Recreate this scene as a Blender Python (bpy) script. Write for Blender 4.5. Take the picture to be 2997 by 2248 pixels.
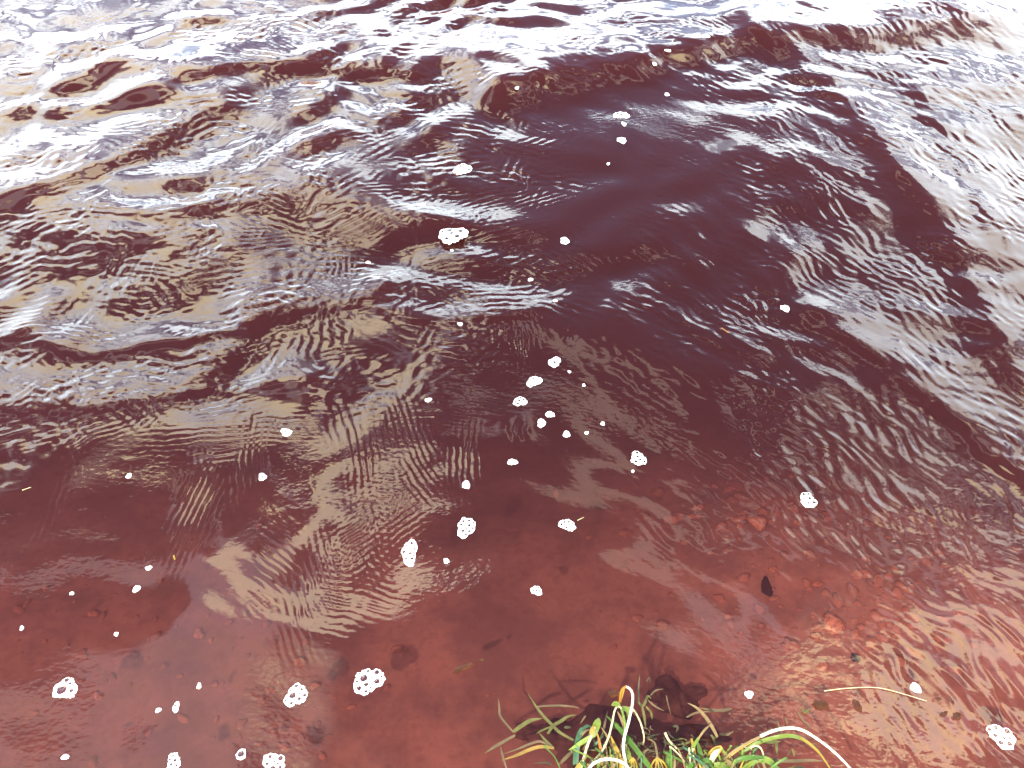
import bpy, bmesh, math, random
import numpy as np
from mathutils import Vector, Matrix

for o in list(bpy.data.objects):
    bpy.data.objects.remove(o)
scene = bpy.context.scene
COL = scene.collection
random.seed(7)
RNG = np.random.default_rng(11)

# ------------------------------------------------------------------ camera
CAM_H = 1.35
PITCH = math.radians(46.0)          # below the horizon
HFOV = math.radians(58.0)
cam_d = bpy.data.cameras.new('camera')
cam_d.sensor_width = 36.0
cam_d.lens = 18.0 / math.tan(HFOV / 2)
cam_d.clip_start = 0.02
cam_d.clip_end = 4000.0
cam = bpy.data.objects.new('camera', cam_d)
cam.location = (0, 0, CAM_H)
cam.rotation_euler = (math.pi / 2 - PITCH, 0, 0)
COL.objects.link(cam)
scene.camera = cam

# ------------------------------------------------------------------ sky, sun, exposure
SUN_EL = math.radians(42.0)
SUN_AZ = math.radians(206.0)        # compass angle of the sun, clockwise from +Y: behind the camera, to the left
SUN_DIR = Vector((math.sin(SUN_AZ) * math.cos(SUN_EL), math.cos(SUN_AZ) * math.cos(SUN_EL), math.sin(SUN_EL)))
world = bpy.data.worlds.new('World')
scene.world = world
world.use_nodes = True
wt = world.node_tree
wt.nodes.clear()


def N(tree, kind, **kw):
    n = tree.nodes.new(kind)
    for k, v in kw.items():
        setattr(n, k, v)
    return n


def setin(n, **kw):
    for k, v in kw.items():
        n.inputs[k.replace('_', ' ')].default_value = v


def math_node(tree, op, a, b=None, c=None, clamp=False):
    n = tree.nodes.new('ShaderNodeMath')
    n.operation = op
    n.use_clamp = clamp
    for i, v in enumerate((a, b, c)):
        if v is None:
            continue
        if isinstance(v, (int, float)):
            n.inputs[i].default_value = v
        else:
            tree.links.new(v, n.inputs[i])
    return n.outputs[0]


def maprange(tree, v, a, b, c=0.0, d=1.0, smooth=True):
    n = tree.nodes.new('ShaderNodeMapRange')
    n.interpolation_type = 'SMOOTHSTEP' if smooth else 'LINEAR'
    n.inputs['From Min'].default_value = a
    n.inputs['From Max'].default_value = b
    n.inputs['To Min'].default_value = c
    n.inputs['To Max'].default_value = d
    tree.links.new(v, n.inputs['Value'])
    return n.outputs['Result']


def mixcol(tree, fac, a, b):
    n = tree.nodes.new('ShaderNodeMix')
    n.data_type = 'RGBA'
    for s, v in ((n.inputs[0], fac), (n.inputs[6], a), (n.inputs[7], b)):
        if isinstance(v, (int, float)):
            s.default_value = v
        elif isinstance(v, tuple):
            s.default_value = v if len(v) == 4 else (*v, 1.0)
        else:
            tree.links.new(v, s)
    return n.outputs[2]


def build_world():
    t = wt
    L = t.links.new
    sky = N(t, 'ShaderNodeTexSky')
    sky.sky_type = 'NISHITA'
    sky.sun_disc = False
    sky.sun_elevation = SUN_EL
    sky.sun_rotation = SUN_AZ
    sky.air_density = 1.0
    sky.dust_density = 0.2
    sky.ozone_density = 2.0
    skys = N(t, 'ShaderNodeBackground')
    skys.inputs['Strength'].default_value = 0.11
    L(sky.outputs[0], skys.inputs['Color'])
    # cloud layer seen from below: the view direction meets a plane overhead
    tc = N(t, 'ShaderNodeTexCoord')
    sep = N(t, 'ShaderNodeSeparateXYZ')
    L(tc.outputs['Generated'], sep.inputs[0])
    z = math_node(t, 'MAXIMUM', sep.outputs['Z'], 0.0)
    zd = math_node(t, 'ADD', z, 0.22)
    px = math_node(t, 'DIVIDE', sep.outputs['X'], zd)
    py = math_node(t, 'DIVIDE', sep.outputs['Y'], zd)
    cmb = N(t, 'ShaderNodeCombineXYZ')
    L(px, cmb.inputs[0]); L(py, cmb.inputs[1])
    nz = N(t, 'ShaderNodeTexNoise', noise_dimensions='2D')
    setin(nz, Scale=CLOUD_SCALE, Detail=4.5, Roughness=0.55)
    off = N(t, 'ShaderNodeVectorMath', operation='ADD')
    off.inputs[1].default_value = CLOUD_OFF
    L(cmb.outputs[0], off.inputs[0])
    L(off.outputs[0], nz.inputs['Vector'])
    # banks of cloud stand thicker towards the horizon, all round
    bank = math_node(t, 'ADD', maprange(t, sep.outputs['Z'], 0.90, 0.45, -0.10, 0.05), maprange(t, sep.outputs['Z'], 0.50, 0.36, 0.0, 0.035))
    dens = math_node(t, 'ADD', nz.outputs[0], bank)
    # single clouds and gaps between them, placed in the cloud layer: (x, y, radius x, radius y, weight)
    def spots(d, lst):
        for sp in lst:
            cx, cy, rx, ry, w = sp[:5]
            src = cmb.outputs[0]
            if len(sp) > 5:                  # a streak lying at an angle
                vr = N(t, 'ShaderNodeVectorRotate', rotation_type='Z_AXIS')
                vr.inputs['Center'].default_value = (cx, cy, 0)
                vr.inputs['Angle'].default_value = -math.radians(sp[5])
                L(src, vr.inputs['Vector']); src = vr.outputs[0]
            vm = N(t, 'ShaderNodeVectorMath', operation='MULTIPLY_ADD')
            L(src, vm.inputs[0])
            vm.inputs[1].default_value = (1 / rx, 1 / ry, 0)
            vm.inputs[2].default_value = (-cx / rx, -cy / ry, 0)
            dp = N(t, 'ShaderNodeVectorMath', operation='DOT_PRODUCT')
            L(vm.outputs[0], dp.inputs[0]); L(vm.outputs[0], dp.inputs[1])
            g = math_node(t, 'POWER', 0.368, dp.outputs['Value'])
            d = math_node(t, 'MULTIPLY_ADD', g, w, d)
        return d
    dens = spots(dens, CLOUD_SPOTS)
    vdens = math_node(t, 'ADD', spots(dens, VEIL_SPOTS), maprange(t, sep.outputs['Z'], 0.80, 0.55, 0.0, 0.055))
    core = maprange(t, dens, 0.535, 0.595)
    veil = maprange(t, vdens, 0.48, 0.60)
    nz2 = N(t, 'ShaderNodeTexNoise', noise_dimensions='2D')
    setin(nz2, Scale=CLOUD_SCALE * 2.3, Detail=1.5, Roughness=0.55)
    L(off.outputs[0], nz2.inputs['Vector'])
    shade = maprange(t, nz2.outputs[0], 0.35, 0.65)
    warm = mixcol(t, shade, (0.80, 0.73, 0.54), (1.0, 0.88, 0.52))
    low = maprange(t, sep.outputs['Z'], 0.72, 0.46)
    grey = mixcol(t, math_node(t, 'MULTIPLY', maprange(t, px, 0.10, 0.42), maprange(t, sep.outputs['Z'], 0.86, 0.76)), warm, (0.72, 0.71, 0.62))     # greyer cloud towards the right
    ccol = mixcol(t, low, grey, (0.60, 0.68, 0.72))
    cl = N(t, 'ShaderNodeBackground')
    cl.inputs['Strength'].default_value = CLOUD_STRENGTH
    L(ccol, cl.inputs['Color'])
    ve = N(t, 'ShaderNodeBackground')
    L(mixcol(t, low, mixcol(t, shade, (0.74, 0.78, 1.0), (1.0, 0.86, 0.78)), (0.62, 0.80, 1.0)), ve.inputs['Color'])
    ve.inputs['Strength'].default_value = VEIL_STRENGTH
    m1 = N(t, 'ShaderNodeMixShader'); m2 = N(t, 'ShaderNodeMixShader')
    vf = math_node(t, 'MULTIPLY', veil, 0.8)
    L(vf, m1.inputs[0]); L(skys.outputs[0], m1.inputs[1]); L(ve.outputs[0], m1.inputs[2])
    cf = math_node(t, 'MULTIPLY', core, 0.97)
    L(cf, m2.inputs[0]); L(m1.outputs[0], m2.inputs[1]); L(cl.outputs[0], m2.inputs[2])
    out = N(t, 'ShaderNodeOutputWorld')
    L(m2.outputs[0], out.inputs['Surface'])


CLOUD_SCALE = 2.1
CLOUD_SPOTS = [      # cumulus and gaps
    (-0.145, 0.585, 0.085, 0.036, 0.30, -12), (-0.205, 0.500, 0.095, 0.044, 0.30, 8), (0.445, 0.378, 0.04, 0.05, 0.30),
    (0.50, 1.03, 0.20, 0.05, 0.13, -65), (0.53, 0.63, 0.12, 0.026, 0.26, -35), (-0.52, 0.86, 0.30, 0.26, 0.12), (0.75, 1.15, 0.20, 0.30, 0.06),
    (-0.20, 0.770, 0.14, 0.06, 0.10), (0.054, 0.885, 0.07, 0.03, 0.09), (0.38, 0.80, 0.13, 0.13, -0.10),
    (0.13, 1.10, 0.17, 0.20, -0.14), (0.10, 0.45, 0.20, 0.13, -0.12), (0.22, 0.62, 0.18, 0.12, -0.10),
    (0.45, 0.49, 0.13, 0.05, -0.12), (0.22, 1.36, 0.20, 0.15, -0.20),
]
VEIL_SPOTS = [       # thin high cloud
    (-0.285, 0.38, 0.05, 0.11, 0.28), (-0.42, 0.33, 0.12, 0.06, 0.17), (0.125, 0.59, 0.20, 0.024, 0.34, -56), (0.40, 0.55, 0.16, 0.03, 0.28, -40),
    (-0.31, 0.55, 0.016, 0.12, 0.20, 8), (-0.12, 0.64, 0.018, 0.07, 0.20, 24), (0.02, 0.74, 0.06, 0.02, 0.16),
]
CLOUD_OFF = (3.1, 1.7, 0.4)
CLOUD_STRENGTH = 4.0
VEIL_STRENGTH = 1.25
build_world()

sun_d = bpy.data.lights.new('sun', 'SUN')
sun_d.energy = 3.2
sun_d.angle = math.radians(2.0)
sun_d.color = (1.0, 0.93, 0.82)
sun = bpy.data.objects.new('sun', sun_d)
sun.location = (-3, -6, 8)
sun.rotation_euler = (-SUN_DIR).to_track_quat('-Z', 'Y').to_euler()
COL.objects.link(sun)

scene.view_settings.view_transform = 'Standard'
scene.view_settings.look = 'None'
scene.view_settings.gamma = 1.0
scene.view_settings.use_curve_mapping = False
scene.view_settings.exposure = 2.2
scene.cycles.max_bounces = 5
scene.cycles.transparent_max_bounces = 10
scene.cycles.use_denoising = True
scene.cycles.volume_bounces = 0
scene.cycles.use_adaptive_sampling = False
scene.cycles.diffuse_bounces = 1
scene.cycles.glossy_bounces = 2
scene.cycles.sample_clamp_indirect = 8.0

# ------------------------------------------------------------------ helpers
IW, IH = 2997.0, 2248.0
TX = math.tan(HFOV / 2)
TY = TX * IH / IW
CP, SP = math.cos(PITCH), math.sin(PITCH)


def ray(px, py):
    u = (px / IW * 2 - 1) * TX
    v = (1 - py / IH * 2) * TY
    # camera axes: right +X, up (0, SP, CP), forward (0, CP, -SP)
    return (u, CP + v * SP, -SP + v * CP)


def at(px, py, z=0.0):
    d = ray(px, py)
    k = (z - CAM_H) / d[2]
    return Vector((d[0] * k, d[1] * k, z))


def W(px, py):
    p = at(px, py)
    return (p.x, p.y)


K = IW / 2212.0                      # first overview was looked at 2212 wide


def W2(px, py):
    return W(px * K, py * K)


def obj(name, me, mat=None, parent=None):
    o = bpy.data.objects.new(name, me)
    if mat is not None and len(me.materials) == 0:
        me.materials.append(mat)
    COL.objects.link(o)
    if parent is not None:
        o.parent = parent
    return o


def tag(o, label=None, cat=None, group=None, kind=None):
    if label: o['label'] = label
    if cat: o['category'] = cat
    if group: o['group'] = group
    if kind: o['kind'] = kind
    return o


def mat_new(name):
    m = bpy.data.materials.new(name)
    m.use_nodes = True
    m.node_tree.nodes.clear()
    return m, m.node_tree


def sstep(a, b, x):
    t = np.clip((x - a) / (b - a), 0, 1)
    return t * t * (3 - 2 * t)


# ------------------------------------------------------------------ value noise in numpy
_perm = RNG.permutation(512)
_grad = RNG.random(512) * 2 * math.pi


def pnoise(x, y, seed=0):
    x = x + seed * 17.31
    y = y + seed * 9.77
    xi = np.floor(x).astype(np.int64); yi = np.floor(y).astype(np.int64)
    xf = x - xi; yf = y - yi
    u = xf ** 3 * (xf * (xf * 6 - 15) + 10); v = yf ** 3 * (yf * (yf * 6 - 15) + 10)

    def g(ix, iy, dx, dy):
        a = _grad[_perm[(_perm[ix & 511] + iy) & 511]]
        return np.cos(a) * dx + np.sin(a) * dy
    n00 = g(xi, yi, xf, yf); n10 = g(xi + 1, yi, xf - 1, yf)
    n01 = g(xi, yi + 1, xf, yf - 1); n11 = g(xi + 1, yi + 1, xf - 1, yf - 1)
    return 1.5 * ((n00 * (1 - u) + n10 * u) * (1 - v) + (n01 * (1 - u) + n11 * u) * v)


def fbm(x, y, oct=3, seed=0, gain=0.5):
    s = 0; a = 1
    for i in range(oct):
        s = s + a * pnoise(x * 2 ** i, y * 2 ** i, seed + i * 3)
        a *= gain
    return s


# ------------------------------------------------------------------ water surface
def blob(X, Y, pts):
    """soft mask: pts = (px, py, radius x in m, radius y in m, weight) in overview pixels"""
    m = np.zeros_like(X)
    for px, py, rx, ry, w in pts:
        cx, cy = W2(px, py)
        m += w * np.exp(-((X - cx) / rx) ** 2 - ((Y - cy) / ry) ** 2)
    return np.clip(m, 0, 1)


def poly_dist(X, Y, pts):
    """signed distance to a polyline running left to right (positive: further from shore), and run length 0..1"""
    best = np.full(X.shape, 1e9); sgn = np.zeros_like(X); tt = np.zeros_like(X)
    P = [W2(*p) for p in pts]
    n = len(P) - 1
    for i in range(n):
        ax, ay = P[i]; bx, by = P[i + 1]
        dx, dy = bx - ax, by - ay
        l2 = dx * dx + dy * dy
        t = np.clip(((X - ax) * dx + (Y - ay) * dy) / l2, 0, 1)
        ex = X - ax - t * dx; ey = Y - ay - t * dy
        d = np.hypot(ex, ey)
        s = np.where(dx * ey - dy * ex > 0, 1.0, -1.0)
        c = d < best
        best = np.where(c, d, best); sgn = np.where(c, s, sgn); tt = np.where(c, (i + t) / n, tt)
    return best * sgn, tt


def train(X, Y, comps, seed):
    r = np.random.default_rng(seed)
    h = np.zeros_like(X)
    lam, ang = comps[:2]
    for l, a in zip(lam, ang):
        k = 2 * math.pi / l
        h += (l / (2 * math.pi)) * np.sin(k * (X * math.cos(a) + Y * math.sin(a)) + r.random() * 6.283)
    return h * math.sqrt(2.0 / len(lam))      # rms slope 1


def water_height(X, Y):
    r = np.random.default_rng(5)
    # warp so that no wave train runs straight
    wx = X + 0.10 * fbm(X * 1.3, Y * 1.3, 2, 31)
    wy = Y + 0.10 * fbm(X * 1.3, Y * 1.3, 2, 47)
    far = sstep(0.75, 1.9, Y)
    rough = blob(X, Y, [(150, 620, 0.55, 0.42, 1.0), (420, 420, 0.6, 0.45, 1.0), (500, 650, 0.42, 0.28, 0.9), (200, 250, 1.0, 0.6, 1.0), (700, 300, 0.6, 0.5, 0.8),
                        (870, 330, 0.35, 0.40, 0.7), (850, 790, 0.16, 0.10, 0.55), (1080, 640, 0.18, 0.10, 0.45), (760, 1130, 0.12, 0.12, 0.35), (900, 60, 0.9, 0.6, 0.9), (120, 940, 0.35, 0.09, 0.7)])
    calm = blob(X, Y, [(1300, 330, 0.30, 0.30, 1.0), (1180, 420, 0.2, 0.2, 0.7), (1400, 250, 0.3, 0.2, 0.8), (1500, 380, 0.2, 0.25, 0.6)])
    right = blob(X, Y, [(1900, 380, 0.75, 0.7, 1.0), (1700, 430, 0.30, 0.35, 0.45), (1750, 750, 0.26, 0.28, 0.9), (2080, 800, 0.40, 0.45, 0.8), (1950, 1050, 0.30, 0.14, 0.75),
                        (2140, 1500, 0.20, 0.15, 0.9), (1560, 1130, 0.10, 0.12, 0.4), (1480, 560, 0.15, 0.15, 0.25), (2212, 100, 1.0, 0.7, 1.0)])
    rough = rough * (1 - 0.8 * calm); right = right * (1 - 0.75 * calm)
    h = np.zeros_like(X)
    # long swell
    lam = r.uniform(0.35, 0.95, 12); ang = math.pi / 2 + r.normal(0, 0.45, 12)
    h += 0.055 * (0.18 + 0.82 * far) * (1 - 0.65 * calm) * (1 - 0.45 * sstep(2.3, 2.9, Y)) * train(wx, wy, (lam, ang), 1)
    # middle chop
    lam = r.uniform(0.09, 0.26, 22); ang = math.pi / 2 + 0.25 + r.normal(0, 0.75, 22)
    env = 0.55 + 0.9 * np.clip(fbm(X * 2.5, Y * 2.5, 2, 5), -0.5, 0.6)
    h += (0.016 + 0.135 * rough * env + 0.03 * right * far) * train(wx, wy, (lam, ang), 2)
    # short ripples on the right, long in the down-right diagonal
    fx = X + 0.03 * fbm(X * 5, Y * 5, 2, 91); fy = Y + 0.03 * fbm(X * 5, Y * 5, 2, 92)
    env = 0.75 + 0.8 * np.clip(fbm(X * 3.0, Y * 3.0, 2, 8), -0.6, 0.6)
    fan = sstep(0.2, 1.0, X - 0.25 * (Y - 1.5))
    lam = r.uniform(0.012, 0.030, 20); a1 = math.radians(54) + r.normal(0, 0.42, 20); a2 = math.radians(30) + r.normal(0, 0.42, 20)
    t1 = train(fx, fy, (lam, a1), 3); t2 = train(fx, fy, (lam * 1.1, a2), 33)
    rip = t1 * (1 - fan) + t2 * fan
    rip = rip + 18.0 * (rip ** 2 - np.mean(rip ** 2))        # narrow crests, wide troughs
    h += (0.0012 + 0.115 * np.clip(right * 1.15 - 0.12, 0, 1) * env) * rip * (0.85 + 0.9 * np.clip(fbm(X * 9, Y * 9, 2, 19), -0.5, 0.8))
    lam = r.uniform(0.06, 0.16, 10); ang = math.radians(42) + r.normal(0, 0.3, 10)
    h += 0.035 * right * train(wx, wy, (lam, ang), 34)
    # short ripples in the rough water on the left
    lam = r.uniform(0.018, 0.05, 24); ang = math.radians(105) + r.normal(0, 0.7, 24)
    env = np.clip(0.25 + 1.4 * fbm(X * 5.0, Y * 5.0, 2, 13), 0, 1)
    h += 0.12 * rough * env * train(X + 0.03 * fbm(X * 6, Y * 6, 2, 93), Y + 0.03 * fbm(X * 6, Y * 6, 2, 94), (lam, ang), 4)
    # ridges: steep towards the shore, gentle behind
    for pts, amp, fw, bw in RIDGES:
        py = [W2(*p)[1] for p in pts]
        r0, r1 = np.searchsorted(Y[:, 0], (min(py) - 3 * fw, max(py) + 3 * bw))
        d, t = poly_dist(X[r0:r1], Y[r0:r1], pts)
        d = d + 0.012 * fbm(X[r0:r1] * 9, Y[r0:r1] * 9, 2, 77)
        endf = sstep(0.0, 0.12, t) * sstep(1.0, 0.88, t)
        prof = np.where(d < 0, np.exp(-(d / fw) ** 2), np.exp(-(d / bw) ** 2))
        h[r0:r1] += amp * prof * endf
    # packets of capillary ripples
    rp = np.random.default_rng(21)
    WOB = fbm(X * 28, Y * 28, 2, 55)
    combs = [(440, 930, 0.0), (545, 955, 0.1), (425, 1090, -0.15), (790, 1000, 0.2), (860, 900, 0.3), (130, 1080, 0.1), (1130, 740, 0.1), (1010, 980, 0.0)] + [(700 + 34 * k, 1240 - 38 * k + 60 * (k % 2), 0.5 + 0.9 * (k % 3)) for k in range(7)] + [(600, 1200, 0.9), (660, 1290, 0.4), (820, 1240, 1.2)]
    for i in range(560):
        px = rp.uniform(-150, 1250); py = rp.uniform(-60, 950)
        comb = combs[i] if i < len(combs) else None
        if comb:
            px, py = comb[:2]
        if not comb and py > 880 - 0.25 * px + 120:
            if rp.random() < 0.85:
                continue
        cx, cy = W2(px, py)
        s = rp.uniform(0.02, 0.065); lam = rp.uniform(0.011, 0.022) * (1 + 0.35 * max(0, cy - 1.0))
        a = math.pi / 2 + rp.normal(0, 0.55) if rp.random() < 0.72 else rp.normal(0.2, 0.4)
        sl = rp.uniform(0.07, 0.19)
        sx, sy = s * (1.5 if abs(math.sin(a)) > 0.7 else 0.6), s * 0.75
        if comb:
            a = comb[2]; sx, sy, lam, sl = 0.03, 0.085, 0.012, 0.10
        r0, r1 = np.searchsorted(Y[:, 0], (cy - 2.2 * sy, cy + 2.2 * sy))
        if r1 - r0 < 2:
            continue
        rm = (r0 + r1) // 2
        c0, c1 = np.searchsorted(X[rm], (cx - 2.5 * sx, cx + 2.5 * sx))
        x = X[r0:r1, c0:c1] - cx; y = Y[r0:r1, c0:c1] - cy
        curv = rp.uniform(-1.3, 1.3)
        q = x * math.cos(a) + y * math.sin(a) + curv * (-x * math.sin(a) + y * math.cos(a)) ** 2
        q = q + 0.25 * lam * WOB[r0:r1, c0:c1]
        e = np.exp(-(x / sx) ** 2 - (y / sy) ** 2)
        h[r0:r1, c0:c1] += sl * lam / (2 * math.pi) * e * np.sin(2 * math.pi * q / lam + rp.random() * 6.28)
    return h


RIDGES = [
    ([(-260, 520), (-20, 442), (120, 395), (230, 350), (330, 300), (440, 236), (560, 215)], 0.018, 0.06, 0.22),
    ([(300, 230), (380, 180), (450, 158), (560, 138), (700, 140), (860, 160), (960, 165)], 0.016, 0.045, 0.20),
    ([(-200, 720), (-20, 742), (60, 722), (190, 765), (330, 735), (470, 715), (600, 720)], 0.010, 0.022, 0.10),
    ([(1000, 215), (1100, 190), (1200, 165), (1440, 115), (1640, 65), (1850, 72), (2020, 52), (2250, 20)], 0.034, 0.11, 0.30),
    ([(-200, 860), (-20, 885), (100, 880), (300, 865), (430, 835), (620, 828), (720, 800)], 0.008, 0.03, 0.08),
    ([(500, 705), (560, 690), (680, 660), (800, 640), (860, 600)], 0.008, 0.03, 0.07),
    ([(1560, 20), (1700, 110), (1850, 250), (2000, 430), (2100, 600), (2180, 760), (2260, 900)], 0.013, 0.05, 0.11),
    ([(1700, 640), (1850, 740), (2000, 850), (2120, 950), (2300, 1090)], 0.009, 0.035, 0.08),
    ([(1960, 150), (2080, 330), (2180, 520), (2260, 700)], 0.007, 0.05, 0.10),
    ([(780, 655), (880, 690), (980, 695), (1100, 690), (1210, 660)], 0.004, 0.02, 0.045),
]


def grid_axes():
    # rows (distance from shore) and columns: fine where one stands close, coarser far out
    ys = []
    y = 0.30
    while y < 3.9:
        ys.append(y)
        y += 0.0017 * (0.30 + (y * y + CAM_H ** 2) / (0.5 ** 2 + CAM_H ** 2) * 0.75)
    st = 0.02
    while y < 900:
        ys.append(y); y += st; st *= 1.16
    lo = [0.30 - 0.02 * 1.25 ** i for i in range(12)]
    ys = sorted(lo) + ys
    s = list(np.linspace(-1.22, 1.22, 1200))
    ex = []; st = 0.02; v = 1.22
    while v < 700:
        v += st; st *= 1.22; ex.append(v)
    s = [-e for e in reversed(ex)] + s + ex
    return np.array(s), np.array(ys)


def build_water(mat):
    s, ys = grid_axes()
    S, Y = np.meshgrid(s, ys)
    wid = TX * (np.hypot(np.maximum(Y, 0.35), CAM_H) * 0.95)
    wid = np.minimum(wid, TX * np.hypot(4.2, CAM_H))
    X = S * wid
    X = X.astype(np.float32); Y = Y.astype(np.float32)
    H = np.zeros_like(X)
    r1 = int(np.searchsorted(ys, 6.0)); c0, c1 = np.searchsorted(s, (-2.2, 2.2))
    xx, yy, ss = X[:r1, c0:c1], Y[:r1, c0:c1], S[:r1, c0:c1]
    fade = sstep(2.1, 1.3, np.abs(ss)) * sstep(6.0, 4.2, yy) * sstep(0.15, 0.33, yy)
    H[:r1, c0:c1] = water_height(xx, yy) * fade
    nr, nc = X.shape
    co = np.stack([X, Y, H], -1).reshape(-1, 3).astype(np.float32)
    idx = np.arange(nr * nc).reshape(nr, nc)
    q = np.stack([idx[:-1, :-1], idx[:-1, 1:], idx[1:, 1:], idx[1:, :-1]], -1).reshape(-1, 4)
    me = bpy.data.meshes.new('water')
    me.vertices.add(len(co)); me.vertices.foreach_set('co', co.ravel())
    me.loops.add(q.size); me.loops.foreach_set('vertex_index', q.ravel().astype(np.int32))
    me.polygons.add(len(q))
    me.polygons.foreach_set('loop_start', np.arange(0, q.size, 4, dtype=np.int32))
    me.polygons.foreach_set('use_smooth', np.ones(len(q), dtype=bool))
    me.update(calc_edges=True)
    o = obj('water', me, mat)
    tag(o, kind='structure', label='reddish brown peat-stained lake water with rippled surface')
    print('water verts', len(co), nr, nc)
    # height lookup for things afloat
    return o, (S, Y, H, X)


def water_mat():
    m, t = mat_new('water')
    L = t.links.new
    geo = N(t, 'ShaderNodeNewGeometry')
    # the finest wrinkles of the skin, in patches
    tcw = N(t, 'ShaderNodeTexCoord')
    stw = N(t, 'ShaderNodeMapping'); stw.inputs['Scale'].default_value = (0.75, 1.25, 1.0); stw.inputs['Rotation'].default_value = (0, 0, 0.5)
    L(tcw.outputs['Object'], stw.inputs['Vector'])
    wr = N(t, 'ShaderNodeTexNoise', noise_dimensions='2D'); setin(wr, Scale=90.0, Detail=1.5, Roughness=0.55)
    L(stw.outputs[0], wr.inputs['Vector'])
    pt = N(t, 'ShaderNodeTexNoise', noise_dimensions='2D'); setin(pt, Scale=3.2, Detail=2.0)
    L(tcw.outputs['Object'], pt.inputs['Vector'])
    bp = N(t, 'ShaderNodeBump'); bp.inputs['Distance'].default_value = 0.00026
    L(maprange(t, pt.outputs[0], 0.40, 0.62, 0.22, 1.0), bp.inputs['Strength'])
    L(wr.outputs[0], bp.inputs['Height'])
    dt = N(t, 'ShaderNodeVectorMath', operation='DOT_PRODUCT')
    L(geo.outputs['Incoming'], dt.inputs[0]); L(bp.outputs['Normal'], dt.inputs[1])
    c = math_node(t, 'ABSOLUTE', dt.outputs['Value'])
    om = math_node(t, 'SUBTRACT', 1.0, c, clamp=True)
    p5 = math_node(t, 'POWER', om, 5.0)
    F = math_node(t, 'MULTIPLY_ADD', p5, 0.98, 0.021)
    gl = N(t, 'ShaderNodeBsdfGlossy'); gl.inputs['Roughness'].default_value = 0.04
    gl.inputs['Color'].default_value = (1, 1, 1, 1)
    L(bp.outputs['Normal'], gl.inputs['Normal'])
    tr = N(t, 'ShaderNodeBsdfTransparent')
    tr.inputs['Color'].default_value = (0.540, 0.308, 0.275, 1)      # peat-stained
    mx = N(t, 'ShaderNodeMixShader')
    L(F, mx.inputs[0]); L(tr.outputs[0], mx.inputs[1]); L(gl.outputs[0], mx.inputs[2])
    out = N(t, 'ShaderNodeOutputMaterial')
    L(mx.outputs[0], out.inputs['Surface'])
    va = N(t, 'ShaderNodeVolumeAbsorption')
    va.inputs['Color'].default_value = (0.50, 0.34, 0.38, 1)
    va.inputs['Density'].default_value = 4.5
    vs = N(t, 'ShaderNodeVolumeScatter')
    vs.inputs['Color'].default_value = (0.93, 0.50, 0.42, 1)
    vs.inputs['Density'].default_value = 2.0
    vs.inputs['Anisotropy'].default_value = 0.3
    ad = N(t, 'ShaderNodeAddShader')
    L(va.outputs[0], ad.inputs[0]); L(vs.outputs[0], ad.inputs[1])
    L(ad.outputs[0], out.inputs['Volume'])
    return m


WATER, WGRID = build_water(water_mat())


# ------------------------------------------------------------------ lake bed
def bed_z(X, Y):
    d = 0.075 + 0.12 * sstep(0.5, 1.4, Y) + 0.50 * sstep(1.0, 2.8, Y) + 1.2 * sstep(4, 40, Y)
    d = d - 0.05 * np.exp(-((X - 0.55) / 0.5) ** 2 - ((Y - 0.85) / 0.35) ** 2)
    d = d + 0.02 * fbm(X * 1.5, Y * 1.5, 3, 61)
    bank = sstep(0.52, 0.30, Y)
    return -d * (1 - bank) + bank * (0.06 + 0.02 * fbm(X * 3, Y * 3, 2, 66))


def bed_mat():
    m, t = mat_new('lake_bed')
    L = t.links.new
    tc = N(t, 'ShaderNodeTexCoord')
    n1 = N(t, 'ShaderNodeTexNoise'); setin(n1, Scale=7.0, Detail=9.0, Roughness=0.68)
    n2 = N(t, 'ShaderNodeTexNoise'); setin(n2, Scale=60.0, Detail=3.0, Roughness=0.6)
    L(tc.outputs['Object'], n1.inputs['Vector']); L(tc.outputs['Object'], n2.inputs['Vector'])
    a = mixcol(t, maprange(t, n1.outputs[0], 0.35, 0.65), (0.24, 0.21, 0.18), (0.40, 0.33, 0.26))
    b = mixcol(t, maprange(t, n2.outputs[0], 0.45, 0.75, 0, 0.35), a, (0.15, 0.13, 0.11))
    bs = N(t, 'ShaderNodeBsdfDiffuse')
    L(b, bs.inputs['Color'])
    out = N(t, 'ShaderNodeOutputMaterial')
    L(bs.outputs[0], out.inputs['Surface'])
    return m


def build_bed():
    ys = list(np.arange(-0.6, 4.5, 0.03)); st = 0.05; y = ys[-1]
    while y < 1200:
        y += st; ys.append(y); st *= 1.25
    st = 0.05; y = -0.6; lo = []
    while y > -300:
        y -= st; lo.append(y); st *= 1.3
    ys = np.array(lo[::-1] + ys)
    xs = list(np.arange(0, 3.2, 0.03)); st = 0.05; x = xs[-1]
    while x < 900:
        x += st; xs.append(x); st *= 1.25
    xs = np.array([-v for v in xs[:0:-1]] + xs)
    X, Y = np.meshgrid(xs, ys)
    Z = bed_z(X, Y)
    nr, nc = X.shape
    co = np.stack([X, Y, Z], -1).reshape(-1, 3)
    idx = np.arange(nr * nc).reshape(nr, nc)
    q = np.stack([idx[:-1, :-1], idx[:-1, 1:], idx[1:, 1:], idx[1:, :-1]], -1).reshape(-1, 4)
    me = bpy.data.meshes.new('lake_bed')
    me.from_pydata(co.tolist(), [], q.tolist())
    for p in me.polygons: p.use_smooth = True
    o = obj('lake_bed', me, bed_mat())
    tag(o, kind='structure', label='silty gravel lake bed rising to the shore')
    return o


build_bed()


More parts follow.
